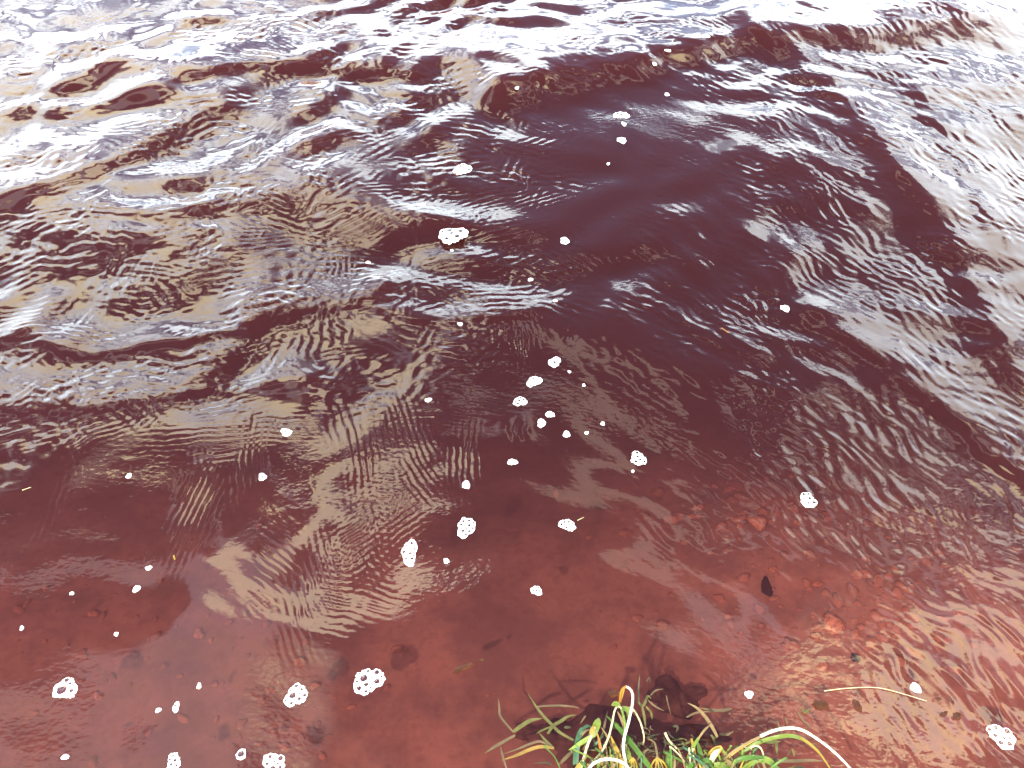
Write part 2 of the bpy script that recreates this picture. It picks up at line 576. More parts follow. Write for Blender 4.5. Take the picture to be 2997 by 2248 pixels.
# ------------------------------------------------------------------ heights of the water and the bed at a point
def water_z(x, y):
    S, Y, H, X = WGRID
    r = int(np.clip(np.searchsorted(Y[:, 0], y), 1, Y.shape[0] - 1))
    c = int(np.clip(np.searchsorted(X[r], x), 1, X.shape[1] - 1))
    return float(H[r, c])


def bed_at(x, y):
    return float(bed_z(np.array([x]), np.array([y]))[0])


def on_water(px, py):
    p = at(px, py)
    for _ in range(3):
        p = at(px, py, water_z(p.x, p.y))
    return p


def mpp(px, py):
    """metres per photo pixel across, and along the ground away from the shore"""
    p = at(px, py)
    d = (p - Vector((0, 0, CAM_H)))
    depth = d.y * CP - d.z * SP
    m = 2 * TX * depth / IW
    return m, m / (-d.z / d.length)


# ------------------------------------------------------------------ materials for the things
def simple_mat(name, col, rough=0.6, var=0.25, scale=60.0, translucent=0.0, col2=None):
    m, t = mat_new(name)
    L = t.links.new
    tc = N(t, 'ShaderNodeTexCoord')
    n = N(t, 'ShaderNodeTexNoise'); setin(n, Scale=scale, Detail=4.0, Roughness=0.6)
    L(tc.outputs['Object'], n.inputs['Vector'])
    dark = tuple(c * (1 - var) for c in col) if col2 is None else col2
    c = mixcol(t, maprange(t, n.outputs[0], 0.35, 0.65), dark, col)
    b = N(t, 'ShaderNodeBsdfPrincipled')
    L(c, b.inputs['Base Color']); b.inputs['Roughness'].default_value = rough; b.inputs['Specular IOR Level'].default_value = 0.5 if rough < 0.4 else 0.15
    out = N(t, 'ShaderNodeOutputMaterial')
    if translucent:
        tl = N(t, 'ShaderNodeBsdfTranslucent'); L(c, tl.inputs['Color'])
        mx = N(t, 'ShaderNodeMixShader'); mx.inputs[0].default_value = translucent
        L(b.outputs[0], mx.inputs[1]); L(tl.outputs[0], mx.inputs[2]); L(mx.outputs[0], out.inputs['Surface'])
    else:
        L(b.outputs[0], out.inputs['Surface'])
    return m


def film_mat():
    m, t = mat_new('bubble_film')
    L = t.links.new
    lw = N(t, 'ShaderNodeLayerWeight'); lw.inputs['Blend'].default_value = 0.35
    f = math_node(t, 'MULTIPLY_ADD', lw.outputs['Fresnel'], 0.8, 0.05, clamp=True)
    gl = N(t, 'ShaderNodeBsdfGlossy'); gl.inputs['Roughness'].default_value = 0.05
    tr = N(t, 'ShaderNodeBsdfTransparent'); tr.inputs['Color'].default_value = (0.93, 0.93, 0.95, 1)
    mx = N(t, 'ShaderNodeMixShader')
    L(f, mx.inputs[0]); L(tr.outputs[0], mx.inputs[1]); L(gl.outputs[0], mx.inputs[2])
    out = N(t, 'ShaderNodeOutputMaterial'); L(mx.outputs[0], out.inputs['Surface'])
    return m


M_FROTH = simple_mat('froth', (0.62, 0.62, 0.60), 0.35, 0.12, 400)
M_FILM = film_mat()
M = {
    'cream': simple_mat('dry_stem', (0.4, 0.35, 0.19), 0.5, 0.22, 40, 0.25),
    'white': simple_mat('bleached_stem', (0.52, 0.49, 0.35), 0.5, 0.15, 40, 0.2),
    'green': simple_mat('green_blade', (0.06, 0.12, 0.02), 0.4, 0.35, 30, 0.35),
    'lime': simple_mat('young_blade', (0.125, 0.165, 0.028), 0.4, 0.3, 30, 0.35),
    'teal': simple_mat('blue_green_blade', (0.045, 0.1, 0.05), 0.4, 0.35, 30, 0.3),
    'yellow': simple_mat('yellow_blade', (0.26, 0.17, 0.03), 0.5, 0.3, 30, 0.35),
    'orange': simple_mat('orange_blade', (0.27, 0.115, 0.02), 0.5, 0.3, 30, 0.3),
    'tan': simple_mat('withered_blade', (0.17, 0.115, 0.05), 0.6, 0.35, 30, 0.25),
    'brown': simple_mat('dead_blade', (0.085, 0.058, 0.03), 0.7, 0.35, 30, 0.2),
    'olive': simple_mat('drowned_blade', (0.075, 0.07, 0.022), 0.6, 0.35, 30, 0.2),
    'amber': simple_mat('drowned_amber_blade', (0.16, 0.1, 0.025), 0.6, 0.3, 30, 0.2),
    'drab': simple_mat('drowned_withered_blade', (0.085, 0.058, 0.03), 0.6, 0.35, 30, 0.2),
    'weed': simple_mat('rotting_weed', (0.030, 0.026, 0.012), 0.6, 0.5, 30),
    'brown_patch': simple_mat('reflection_gap_brown', (0.050, 0.014, 0.004), 0.5, 0.4, 80, 0.15),  # brown of the bed where the sky reflection is missing, as a colour
    'stone': simple_mat('orange_stone', (0.50, 0.36, 0.24), 0.8, 0.5, 3),
    'gravel': simple_mat('gravel', (0.40, 0.31, 0.23), 0.8, 0.3, 12),
    'stone_pale': simple_mat('pale_stone', (0.58, 0.44, 0.30), 0.8, 0.5, 3),
    'stone_dark': simple_mat('dark_stone', (0.035, 0.035, 0.038), 0.8, 0.4, 25),
    'peat': simple_mat('peat', (0.14, 0.125, 0.105), 0.9, 0.6, 22),  # dark peat tone that also carries the grass shadow
}


# ------------------------------------------------------------------ foam
def bubble_mesh(name, cap, wob):
    """one dome: white wall of froth, clear cap"""
    prof = [(1.06, -0.12), (1.04, 0.06), (0.97, 0.20), (0.84, 0.30), (cap, 0.34)]
    n = 14
    vs, fs, mi = [], [], []
    for j, (r, z) in enumerate(prof):
        for i in range(n):
            a = 2 * math.pi * i / n
            k = 1 + wob * math.sin(3 * a + j) * 0.5 + wob * 0.4 * math.sin(5 * a + 2)
            vs.append((r * k * math.cos(a), r * k * math.sin(a), z))
    for j in range(len(prof) - 1):
        for i in range(n):
            fs.append((j * n + i, j * n + (i + 1) % n, (j + 1) * n + (i + 1) % n, (j + 1) * n + i)); mi.append(0)
    top = len(vs)
    vs.append((0, 0, 0.46))
    o = (len(prof) - 1) * n
    for i in range(n):
        fs.append((o + i, o + (i + 1) % n, top)); mi.append(1)
    me = bpy.data.meshes.new(name)
    me.from_pydata(vs, [], fs)
    me.materials.append(M_FROTH); me.materials.append(M_FILM)
    me.polygons.foreach_set('material_index', mi)
    me.polygons.foreach_set('use_smooth', [True] * len(fs))
    return me


BUB = [bubble_mesh('bubble', 0.64, 0.10), bubble_mesh('bubble', 0.72, 0.07), bubble_mesh('bubble', 0.54, 0.14)]
BUB_BIG = bubble_mesh('bubble', 0.78, 0.05)


def froth_mesh(spots):
    """the fine froth between the bubbles: small closed beads in one part"""
    vs, fs = [], []
    n = 8
    for (x, y, r) in spots:
        b = len(vs)
        for j, (k, z) in enumerate(((1.1, -0.15), (1.0, 0.35), (0.55, 0.75))):
            for i in range(n):
                a = 2 * math.pi * (i + 0.5 * j) / n
                vs.append((x + r * k * math.cos(a), y + r * k * math.sin(a), z * r))
        vs.append((x, y, r * 0.85))
        for j in range(2):
            for i in range(n):
                fs.append((b + j * n + i, b + j * n + (i + 1) % n, b + (j + 1) * n + (i + 1) % n, b + (j + 1) * n + i))
        for i in range(n):
            fs.append((b + 2 * n + i, b + 2 * n + (i + 1) % n, b + 3 * n))
    me = bpy.data.meshes.new('froth')
    me.from_pydata(vs, [], fs)
    me.polygons.foreach_set('use_smooth', [True] * len(fs))
    me.materials.append(M_FROTH)
    return me


FOAM_GROUP = 'foam clusters afloat on the water'


def foam(px, py, w, h, rot, label, big=(), nb=20, seed=0):
    """px, py, w, h in photo pixels; rot in degrees on the water; big = (u, v, r) in units of half width"""
    r = random.Random(seed * 31 + int(px) * 7 + int(py))
    p = on_water(px, py)
    mx, my = mpp(px, py)
    a, b = w * mx / 2, h * my / 2
    root = bpy.data.objects.new('foam_cluster', None)
    root.empty_display_size = 0.02
    COL.objects.link(root)
    p.z = 0.5 * p.z + 0.5 * max(water_z(p.x + dx * a, p.y + dy * b) for dx in (-0.7, 0, 0.7) for dy in (-0.7, 0, 0.7))
    root.location = at(px, py, p.z)
    root.rotation_euler = (0, 0, math.radians(rot))
    tag(root, label, 'foam', FOAM_GROUP)
    placed = []

    def inside(x, y, m):
        th = math.atan2(y / b, x / a)
        k = 0.97 + 0.14 * math.sin(2 * th + seed) + 0.12 * math.sin(3 * th + 2 * seed) + 0.05 * math.sin(7 * th + seed)
        return math.hypot(x / (a * k), y / (b * k)) + m / min(a, b) * 0.8 < 1

    for (u, v, rr) in big:
        placed.append((u * a, v * b, rr * min(a, b), True))
    R0 = 0.24 * min(a, b); Rm = 0.105 * min(a, b)
    for k in range(700):
        rad = R0 * (1 - k / 700) ** 1.6 + Rm
        if len(placed) >= nb + len(big):
            break
        x, y = r.uniform(-a, a), r.uniform(-b, b)
        if not inside(x, y, rad * 0.7):
            continue
        if all(math.hypot(x - q[0], y - q[1]) > (rad + q[2]) * 0.97 for q in placed):
            placed.append((x, y, rad * r.uniform(0.85, 1.05), False))
    dome = lambda x, y: 0.10 * min(a, b) * max(0, 1 - (x / a) ** 2 - (y / b) ** 2)
    for (x, y, rad, isbig) in placed:
        o = obj('bubble', BUB_BIG if isbig else r.choice(BUB), None, root)
        o.location = (x, y, dome(x, y))
        o.scale = (rad, rad, rad * (0.8 if isbig else 0.9))
        o.rotation_euler = (0, 0, r.random() * 6.28)
    beads = []
    bead = max(0.07 * min(a, b), 0.0006)
    for k in range(1500):
        x, y = r.uniform(-a, a) * 1.05, r.uniform(-b, b) * 1.05
        if not inside(x, y, 0):
            continue
        rr = bead * r.uniform(0.8, 1.5)
        if all(math.hypot(x - q[0], y - q[1]) > q[2] * 0.86 + rr * 0.3 for q in placed) and all(math.hypot(x - q[0], y - q[1]) > (rr + q[2]) * 0.55 for q in beads):
            beads.append((x, y, rr))
    if beads:
        obj('froth', froth_mesh(beads), None, root)
    return root


FOAM = [
    # px, py, w, h (overview pixels), rotation, label, big bubbles, count
    (795, 1472, 60, 54, -20, 'largest white foam cluster, two open bubbles on its left side', [(-0.35, 0.05, 0.36), (0.02, -0.30, 0.22)], 24),
    (640, 1502, 42, 50, -10, 'white foam cluster with one big lilac bubble, left of the largest cluster', [(-0.32, -0.12, 0.46), (0.45, -0.25, 0.26)], 14),
    (141, 1488, 46, 42, 15, 'foam cluster that is mostly one large lilac bubble, by the left edge', [(-0.25, -0.12, 0.62), (0.6, -0.35, 0.26)], 8),
    (592, 1650, 46, 42, 0, 'white foam cluster cut by the bottom edge, right of the single dome bubble', [], 16),
    (375, 1647, 30, 34, 0, 'white foam cluster cut by the bottom edge, left of the single dome bubble', [], 12),
    (521, 1630, 22, 20, 0, 'single cream dome bubble between two foam clusters at the bottom edge', [(0.0, 0.0, 0.85)], 0),
    (885, 1194, 32, 56, 8, 'tall narrow white foam cluster beside the cream cloud reflection', [(0.0, -0.1, 0.3), (0.25, -0.5, 0.3)], 16),
    (1007, 1139, 36, 46, 0, 'oval white foam cluster of many even small bubbles, near the centre', [], 26),
    (1225, 1134, 34, 24, -22, 'slanting white foam cluster right of the even oval cluster', [], 15),
    (1159, 1276, 22, 20, 20, 'small lone foam cluster on calm red water below the slanting cluster', [(0.0, 0.0, 0.32)], 6),
    (1379, 991, 38, 24, -30, 'bright slanted foam cluster on the mauve streak right of centre', [], 18),
    (1746, 1081, 36, 28, 10, 'round white foam cluster over the orange gravel on the right', [], 18),
    (978, 508, 58, 34, -28, 'large kidney-shaped foam cluster in the dark water above the centre', [(-0.45, 0.25, 0.3), (-0.2, 0.0, 0.3)], 22),
    (999, 366, 34, 24, -25, 'white foam cluster at the edge of the cream reflections, upper centre', [], 18),
    (1342, 249, 32, 14, -6, 'wide foam cluster highest in the dark water, upper right of centre', [(-0.5, 0.2, 0.4), (0.0, -0.1, 0.4)], 12),
    (1343, 303, 18, 13, -8, 'small foam cluster with one dark bubble, second below the wide cluster', [(-0.25, 0.0, 0.45)], 6),
    (1348, 268, 9, 8, 0, 'tiny froth speck between the wide cluster and the one below it', [], 4),
    (1220, 520, 20, 13, 0, 'small lone foam cluster right of the kidney-shaped cluster', [(0.0, 0.0, 0.4)], 6),
    (1198, 782, 26, 20, -18, 'foam cluster with a dark open bubble, topmost of the central string', [(0.05, -0.2, 0.38), (-0.4, 0.4, 0.25)], 8),
    (1154, 824, 26, 26, -35, 'ragged white foam cluster, second in the central string', [], 14),
    (1124, 867, 27, 20, -10, 'rounded white foam cluster, leftmost of the central string', [], 12),
    (1188, 895, 17, 14, 25, 'small solid white froth patch, right one of the pair in the central string', [], 7),
    (1170, 914, 18, 18, -30, 'small solid white froth patch, left one of the pair in the central string', [], 8),
    (1224, 938, 16, 12, -20, 'small froth patch at the lower end of the central string', [], 6),
    (1302, 915, 10, 7, 0, 'tiny froth ring alone on the mauve streak, right of the central string', [], 4),
    (1267, 935, 8, 6, 0, 'tiny froth speck between the end of the central string and the froth ring', [], 3),
    (1107, 998, 20, 13, -10, 'small flat foam cluster between the central string and the oval cluster', [], 8),
    (1007, 1047, 15, 20, 0, 'small upright foam cluster directly above the even oval cluster', [], 7),
    (618, 934, 24, 15, -18, 'small foam cluster in the dark water at centre left', [(-0.1, 0.0, 0.4)], 8),
    (567, 1030, 18, 14, 0, 'small round foam cluster below left of the centre-left cluster', [(0.0, 0.0, 0.42)], 6),
    (278, 1028, 12, 9, 0, 'tiny foam speck below the ripples at the left', [], 4),
    (321, 1227, 13, 8, 0, 'tiny foam speck, upper of two in the dark lower-left water', [], 4),
    (295, 1272, 14, 14, 0, 'small foam speck, lower of two in the dark lower-left water', [], 5),
    (155, 1282, 8, 7, 0, 'tiny foam speck left of the two in the dark lower-left water', [], 3),
    (251, 1370, 8, 8, 0, 'tiny foam speck above the mauve patch at lower left', [], 3),
    (47, 1357, 8, 8, 0, 'tiny foam speck nearest the left edge', [], 3),
    (430, 1482, 9, 11, 0, 'tiny foam speck on the pale reflection left of the lilac-bubble cluster', [], 4),
    (380, 1528, 14, 20, 10, 'small upright foam cluster on the lilac reflection at lower left', [(-0.2, 0.3, 0.5)], 6),
    (342, 1534, 11, 9, 0, 'tiny foam speck just left of the upright lower-left cluster', [], 4),
    (141, 1635, 15, 10, 0, 'tiny foam speck in the bottom left corner', [], 5),
    (1696, 666, 18, 14, -15, 'small foam cluster among the short ripples on the right', [(-0.2, 0.1, 0.4)], 6),
    (2165, 1592, 52, 42, 0, 'grey-white foam cluster of even bubbles in the bottom right corner', [], 24),
    (1978, 1486, 26, 16, -35, 'pale streaked foam patch above the bottom right reflection', [], 9),
    (1618, 1500, 18, 14, -35, 'small white froth patch on orange water above the grass', [], 7),
    (925, 864, 14, 8, 0, 'tiny foam cluster below the cream ripples at centre left', [], 5),
    (1146, 604, 10, 7, 0, 'tiny foam ring above the cream reflections right of centre', [], 4),
    (1200, 650, 9, 6, 0, 'tiny foam speck beside the small blue glint right of centre', [], 3),
    (994, 700, 10, 7, 0, 'tiny foam speck on the blue sheen near the centre', [], 4),
    (964, 1212, 12, 10, 0, 'tiny foam speck right of the tall narrow cluster', [], 4),
    (1155, 21, 22, 9, 0, 'foam cluster at the top edge, left of centre-top glare', [], 8),
    (1197, 33, 13, 8, 0, 'tiny foam cluster second from the top edge', [], 5),
    (1222, 61, 15, 7, 0, 'tiny foam cluster third from the top edge', [], 5),
    (1525, 78, 15, 7, 0, 'tiny foam cluster under the big wave crest at upper right', [], 5),
    (1443, 109, 12, 5, 0, 'tiny foam speck on the white glare line of the big wave', [], 4),
    (1414, 138, 9, 7, 0, 'tiny foam speck just below the big wave crest', [], 3),
    (1441, 204, 11, 6, 0, 'tiny foam speck in the dark trough above the short ripples', [], 4),
    (1117, 190, 8, 6, 0, 'tiny foam speck at the left end of the dark trough', [], 3),
    (912, 442, 12, 6, -20, 'tiny foam speck above left of the kidney-shaped cluster', [], 4),
    (795, 567, 9, 6, 0, 'tiny foam speck among the cream reflections left of centre', [], 3),
    (976, 541, 6, 5, 0, 'tiny bubble just below the kidney-shaped cluster', [], 3),
    (1230, 803, 6, 5, 0, 'tiny bubble right of the topmost cluster of the central string', [], 3),
    (1261, 832, 6, 5, 0, 'tiny bubble lower right of the topmost cluster of the central string', [], 3),
    (1367, 1018, 6, 5, 0, 'tiny bubble just below the bright slanted cluster', [], 3),
    (1314, 354, 6, 5, 0, 'tiny bubble left below the cluster with one dark bubble', [], 3),
]
for i, (px, py, w, h, rot, label, big, nb) in enumerate(FOAM):
    foam(px * K, py * K, w * K, h * K, rot, label, big, nb, seed=i)


# ------------------------------------------------------------------ stones and gravel on the bed
def stone_mesh(seed, name='stone'):
    bm = bmesh.new()
    bmesh.ops.create_icosphere(bm, subdivisions=2, radius=1.0)
    r = random.Random(seed)
    ph = [r.random() * 6.28 for _ in range(6)]
    for v in bm.verts:
        c = v.co
        k = 1 + 0.28 * math.sin(2.1 * c.x + ph[0]) * math.cos(1.7 * c.y + ph[1]) + 0.17 * math.sin(3.7 * c.y + ph[2]) + 0.14 * math.sin(4.3 * c.x + ph[3]) + 0.08 * math.sin(7 * c.x - 5 * c.y + ph[4])
        v.co = c * k
    for f in bm.faces: f.smooth = True
    me = bpy.data.meshes.new(name)
    bm.to_mesh(me); bm.free()
    return me


def stone(px, py, w, h, label, mat='stone', depth=None, group=None, seed=0, rot=0, name='stone'):
    p = at(px, py, -0.08)
    bz = bed_at(p.x, p.y)
    p = at(px, py, bz); bz = bed_at(p.x, p.y)
    mx, my = mpp(px, py)
    o = obj(name, stone_mesh(seed + int(px)), M[mat])
    a, b = w * mx / 2, h * my / 2
    hh = 0.55 * min(a, b)
    o.location = at(px, py, bz + hh * 0.25)
    o.scale = (a, b, hh)
    o.rotation_euler = (0, 0, math.radians(rot))
    tag(o, label, 'stone', group)
    return o


STONES = [
    (2443, 1834, 62, 62, 'largest orange stone under the water at right, above the brown patches', 'stone_pale', 0.045),
    (2390, 1862, 34, 30, 'orange stone just left of the largest orange stone at right', 'stone', 0.06),
    (2502, 1860, 30, 26, 'orange stone just right of the largest orange stone at right', 'stone', 0.06),
    (2219, 1528, 58, 44, 'round orange stone below the round foam cluster over the gravel', 'stone_pale', 0.045),
    (2480, 1066, 46, 34, 'red stone far out on the right below the ripples', 'stone_pale', 0.045),
    (2900, 1060, 34, 26, 'red stone furthest right under the pale ripples', 'stone', 0.06),
    (1667, 1226, 26, 20, 'red pebble under the mauve streak, left of a pair', 'stone_pale', 0.05),
    (1722, 1228, 30, 24, 'red pebble under the mauve streak, right of a pair', 'stone_pale', 0.05),
    (1765, 1178, 18, 12, 'small red pebble above the pair under the mauve streak', 'stone', 0.05),
    (1628, 1446, 24, 30, 'bright red pebble alone in calm water right of the oval foam cluster', 'stone_pale', 0.04),
    (583, 1856, 34, 30, 'orange pebble in the pale brown reflection at lower left', 'stone_pale', 0.035),
    (618, 1874, 18, 18, 'small orange pebble touching the larger one in the pale brown reflection', 'stone_pale', 0.04),
    (669, 1821, 22, 18, 'orange pebble upper right in the pale brown reflection', 'stone', 0.04),
    (676, 1728, 16, 28, 'upright orange pebble at the tip of the pale brown reflection', 'stone_pale', 0.04),
    (287, 2038, 26, 28, 'orange pebble right of the large lilac bubble at the left edge', 'stone_pale', 0.035),
    (273, 1796, 34, 22, 'dull red pebble above the lilac bubble at the left edge', 'stone', 0.05),
    (133, 1721, 22, 26, 'red pebble near the left edge below the dark ripples', 'stone', 0.05),
    (879, 1936, 40, 34, 'orange pebble above the foam cluster with one lilac bubble', 'stone', 0.045),
    (922, 2006, 30, 28, 'orange pebble right of the foam cluster with one lilac bubble', 'stone_pale', 0.04),
    (815, 1998, 14, 16, 'small orange pebble left of the foam cluster with one lilac bubble', 'stone_pale', 0.04),
    (628, 2002, 20, 18, 'orange pebble left of the lilac-bubble foam cluster, on pale water', 'stone_pale', 0.035),
    (527, 1979, 22, 14, 'flat orange pebble on the pale water at lower left', 'stone', 0.035),
    (634, 2104, 18, 18, 'orange pebble at the dark edge above the single dome bubble', 'stone', 0.04),
    (832, 2187, 50, 14, 'long flat orange pebble above the bottom edge foam', 'stone', 0.045),
    (759, 2178, 20, 16, 'orange pebble left of the long flat one', 'stone', 0.045),
    (942, 2214, 22, 20, 'orange pebble at the bottom edge right of the foam', 'stone', 0.045),
    (429, 1927, 18, 14, 'dull orange pebble left of the pale brown reflection', 'stone', 0.05),
    (470, 1703, 16, 14, 'dull red pebble in the dark water at left', 'stone', 0.05),
    (131, 1877, 14, 16, 'small dull pebble above the lilac bubble by the left edge', 'stone', 0.045),
    (102, 2088, 26, 12, 'flat dull pebble below the lilac bubble by the left edge', 'stone', 0.045),
    (2332, 1529, 18, 20, 'orange pebble at the top of the orange gravel', 'stone_pale', 0.055),
    (2366, 1617, 24, 18, 'orange pebble in the middle of the orange gravel', 'stone_pale', 0.05),
    (2262, 1665, 22, 26, 'orange pebble on the left side of the orange gravel', 'stone', 0.05),
    (2570, 1694, 34, 22, 'bright orange pebble on the right side of the orange gravel', 'stone_pale', 0.045),
    (2393, 1708, 40, 16, 'flat orange pebble at the bottom of the orange gravel', 'stone', 0.05),
    (2809, 1792, 40, 24, 'dull orange stone beside the pale reflection at right', 'stone', 0.055),
    (2167, 1853, 16, 14, 'small orange pebble between the dark stone and the grass', 'stone', 0.05),
]
for i, (px, py, w, h, label, mt, dp) in enumerate(STONES):
    stone(px, py, w, h, label, mt, dp, 'orange stones on the lake bed', i, rot=(i * 47) % 60 - 30)
for i, (px, py, w, h, label) in enumerate([
        (2245, 1722, 34, 56, 'narrow black stone under the water between gravel and grass'),
        (2503, 1927, 24, 30, 'small black stone above the brown patches at right')]):
    stone(px, py, w, h, label, 'stone_dark', 0.03 if i < 2 else 0.06, 'black stones under the water', 50 + i)


def gravel(name, label, region, n, mats, size, seed):
    r = random.Random(seed)
    base = [stone_mesh(seed + k) for k in range(4)]
    geo = []
    for me in base:
        vs = np.array([v.co[:] for v in me.vertices]); fs = [tuple(p.vertices) for p in me.polygons]
        geo.append((vs, fs)); bpy.data.meshes.remove(me)
    V, F = [], []
    cnt = 0
    for _ in range(n):
        cx, cy, rx, ry = r.choice(region)
        px, py = r.gauss(cx, rx), r.gauss(cy, ry)
        if not (0 < py < 2400):
            continue
        p = at(px, py, -0.1); z = bed_at(p.x, p.y); p = at(px, py, z); z = bed_at(p.x, p.y)
        a = size * (0.4 + 1.3 * r.random() ** 2.2)
        vs, fs = geo[r.randrange(4)]
        th = r.random() * 6.28
        c, s_ = math.cos(th), math.sin(th)
        q = vs * np.array([a, a * r.uniform(0.6, 1.0), a * 0.55])
        q = np.stack([q[:, 0] * c - q[:, 1] * s_ + p.x, q[:, 0] * s_ + q[:, 1] * c + p.y, q[:, 2] + z - a * 0.12], -1)
        V.append(q); F += [tuple(i + cnt for i in f) for f in fs]
        cnt += len(q)
    me = bpy.data.meshes.new(name)
    me.from_pydata(np.concatenate(V).tolist(), [], F)
    me.polygons.foreach_set('use_smooth', [True] * len(F))
    o = obj(name, me, M[mats])
    tag(o, label, 'gravel', kind='stuff')


gravel('gravel', 'scattered orange gravel showing through the shallow water', [(2420, 1640, 190, 110), (2350, 1520, 160, 60), (2600, 1830, 130, 60), (2300, 1800, 250, 120), (2050, 1420, 250, 120), (2700, 1700, 150, 120)], 330, 'gravel', 0.009, 3)
gravel('gravel', 'dull red gravel on the bed at lower left', [(500, 1950, 300, 160), (850, 2150, 150, 60), (250, 1750, 200, 120), (900, 1950, 200, 150)], 90, 'gravel', 0.007, 9)


# ------------------------------------------------------------------ grass
def catmull(pts, n):
    P = [np.array(p, float) for p in pts]
    P = [2 * P[0] - P[1]] + P + [2 * P[-1] - P[-2]]
    out = []
    seg = len(P) - 3
    for k in range(n + 1):
        u = k / n * seg
        i = min(int(u), seg - 1); t = u - i
        a, b, c, d = P[i:i + 4]
        out.append(0.5 * ((2 * b) + (-a + c) * t + (2 * a - 5 * b + 4 * c - d) * t * t + (-a + 3 * b - 3 * c + d) * t ** 3))
    return out


def ribbon_mesh(name, pts, width, fold=0.25, twist=0.0, tip=0.12, base=0.7):
    """flat folded blade along 3-D points"""
    n = max(10, len(pts) * 4)
    P = [Vector(p) for p in catmull(pts, n)]
    vs, fs = [], []
    up = Vector((0, -0.35, 1)).normalized()
    for k, p in enumerate(P):
        t = k / n
        d = (P[min(k + 1, n)] - P[max(k - 1, 0)])
        d = d.normalized() if d.length > 1e-9 else Vector((1, 0, 0))
        side = d.cross(up)
        if side.length < 0.05: side = d.cross(Vector((0, 1, 0)))
        side.normalize()
        side = Matrix.Rotation(twist * (t - 0.3), 3, d) @ side
        nrm = side.cross(d).normalized()
        w = width * 0.5 * (base + (1 - base) * min(1, t * 4)) * (1 if t < 0.55 else tip + (1 - tip) * (1 - ((t - 0.55) / 0.45) ** 1.6))
        vs += [p - side * w + nrm * w * fold, p, p + side * w + nrm * w * fold]
    for k in range(n):
        a = k * 3
        fs += [(a, a + 1, a + 4, a + 3), (a + 1, a + 2, a + 5, a + 4)]
    me = bpy.data.meshes.new(name)
    me.from_pydata([tuple(v) for v in vs], [], fs)
    me.polygons.foreach_set('use_smooth', [True] * len(fs))
    return me


def tube_mesh(name, pts, r0, r1):
    n = max(14, len(pts) * 5)
    P = [Vector(p) for p in catmull(pts, n)]
    vs, fs = [], []
    m = 7
    prev = None
    for k, p in enumerate(P):
        d = (P[min(k + 1, n)] - P[max(k - 1, 0)]).normalized()
        s_ = d.cross(prev if prev is not None else Vector((0.3, -0.5, 0.8)))
        s_.normalize(); q = s_.cross(d)
        prev = q
        r = r0 + (r1 - r0) * k / n
        r *= 1 + 0.10 * math.sin(k * 1.7)
        for i in range(m):
            a = 2 * math.pi * i / m
            vs.append(p + (s_ * math.cos(a) + q * math.sin(a)) * r)
    for k in range(n):
        for i in range(m):
            fs.append((k * m + i, k * m + (i + 1) % m, (k + 1) * m + (i + 1) % m, (k + 1) * m + i))
    fs.append(tuple(range(m))[::-1]); fs.append(tuple(range(n * m, n * m + m)))
    me = bpy.data.meshes.new(name)
    me.from_pydata([tuple(v) for v in vs], [], fs)
    me.polygons.foreach_set('use_smooth', [True] * len(fs))
    return me


def A(x, y):           # first close-up of the tuft
    return 1380 + x / 3.687, 1950 + y / 3.687


def B(x, y):           # second close-up
    return 1900 + x / 3.687, 1900 + y / 3.687


def path(fr, pts, zs):
    """close-up points with heights above the water, heights given for as many points or as (start, middle, end)"""
    n = len(pts)
    if len(zs) != n:
        zs = [np.interp(k / (n - 1), [0, 0.5, 1], zs) for k in range(n)]
    return [at(*fr(x, y), z) for (x, y), z in zip(pts, zs)]


def lie(fr, pts, dz=0.0016):
    """a path lying on the water skin"""
    q = []
    for k, (x, y) in enumerate(pts):
        p = on_water(*fr(x, y))
        q.append(p + Vector((0, 0, dz + 0.0006 * (k % 2))))
    return q


PXW = 0.00050           # about the width of one photo pixel here, in metres
tuft = bpy.data.objects.new('grass_tuft', None)
tuft.empty_display_size = 0.05
COL.objects.link(tuft)
tag(tuft, 'tuft of green and straw-coloured grass arching over the water at the bottom edge', 'grass')


def blade(fr, pts, zs, wpx, mat, parent=tuft, **kw):
    return obj('blade', ribbon_mesh('blade', path(fr, pts, zs), wpx * PXW, **kw), M[mat], parent)


def stem(fr, pts, zs, wpx, mat, parent=tuft, w2=None):
    return obj('stem', tube_mesh('stem', path(fr, pts, zs), wpx * PXW / 2, (w2 or wpx * 0.7) * PXW / 2), M[mat], parent)


stem(A, [(1700, 1180), (1665, 1040), (1640, 900), (1650, 760), (1690, 620), (1730, 440), (1740, 320), (1715, 250), (1670, 220)], (0.01, 0.09, 0.115), 9, 'white')
stem(A, [(1670, 220), (1630, 245), (1612, 300), (1600, 390)], (0.115, 0.10, 0.07), 7, 'orange', w2=8)
blade(A, [(1640, 240), (1618, 300), (1605, 400)], (0.11, 0.09, 0.06), 11, 'yellow')
stem(A, [(1270, 1070), (1400, 930), (1480, 760), (1520, 600), (1545, 480), (1580, 432), (1615, 450)], (0.01, 0.06, 0.075), 7, 'cream')
stem(A, [(1690, 1160), (1650, 980), (1650, 800), (1655, 640), (1640, 540), (1605, 440), (1545, 410)], (0.0, 0.055, 0.07), 9, 'lime')
blade(A, [(1600, 440), (1560, 405), (1510, 420)], (0.07, 0.072, 0.06), 14, 'lime')
stem(A, [(1690, 450), (1730, 455), (1775, 510), (1820, 600), (1855, 720), (1862, 790), (1848, 850)], (0.05, 0.05, 0.012), 6, 'cream')
blade(A, [(1620, 450), (1680, 470), (1700, 520), (1690, 590)], (0.06, 0.05, 0.04), 16, 'lime')
stem(A, [(1160, 1180), (1210, 1000), (1250, 860), (1300, 740), (1335, 660)], (0.0, 0.045, 0.06), 9, 'cream')
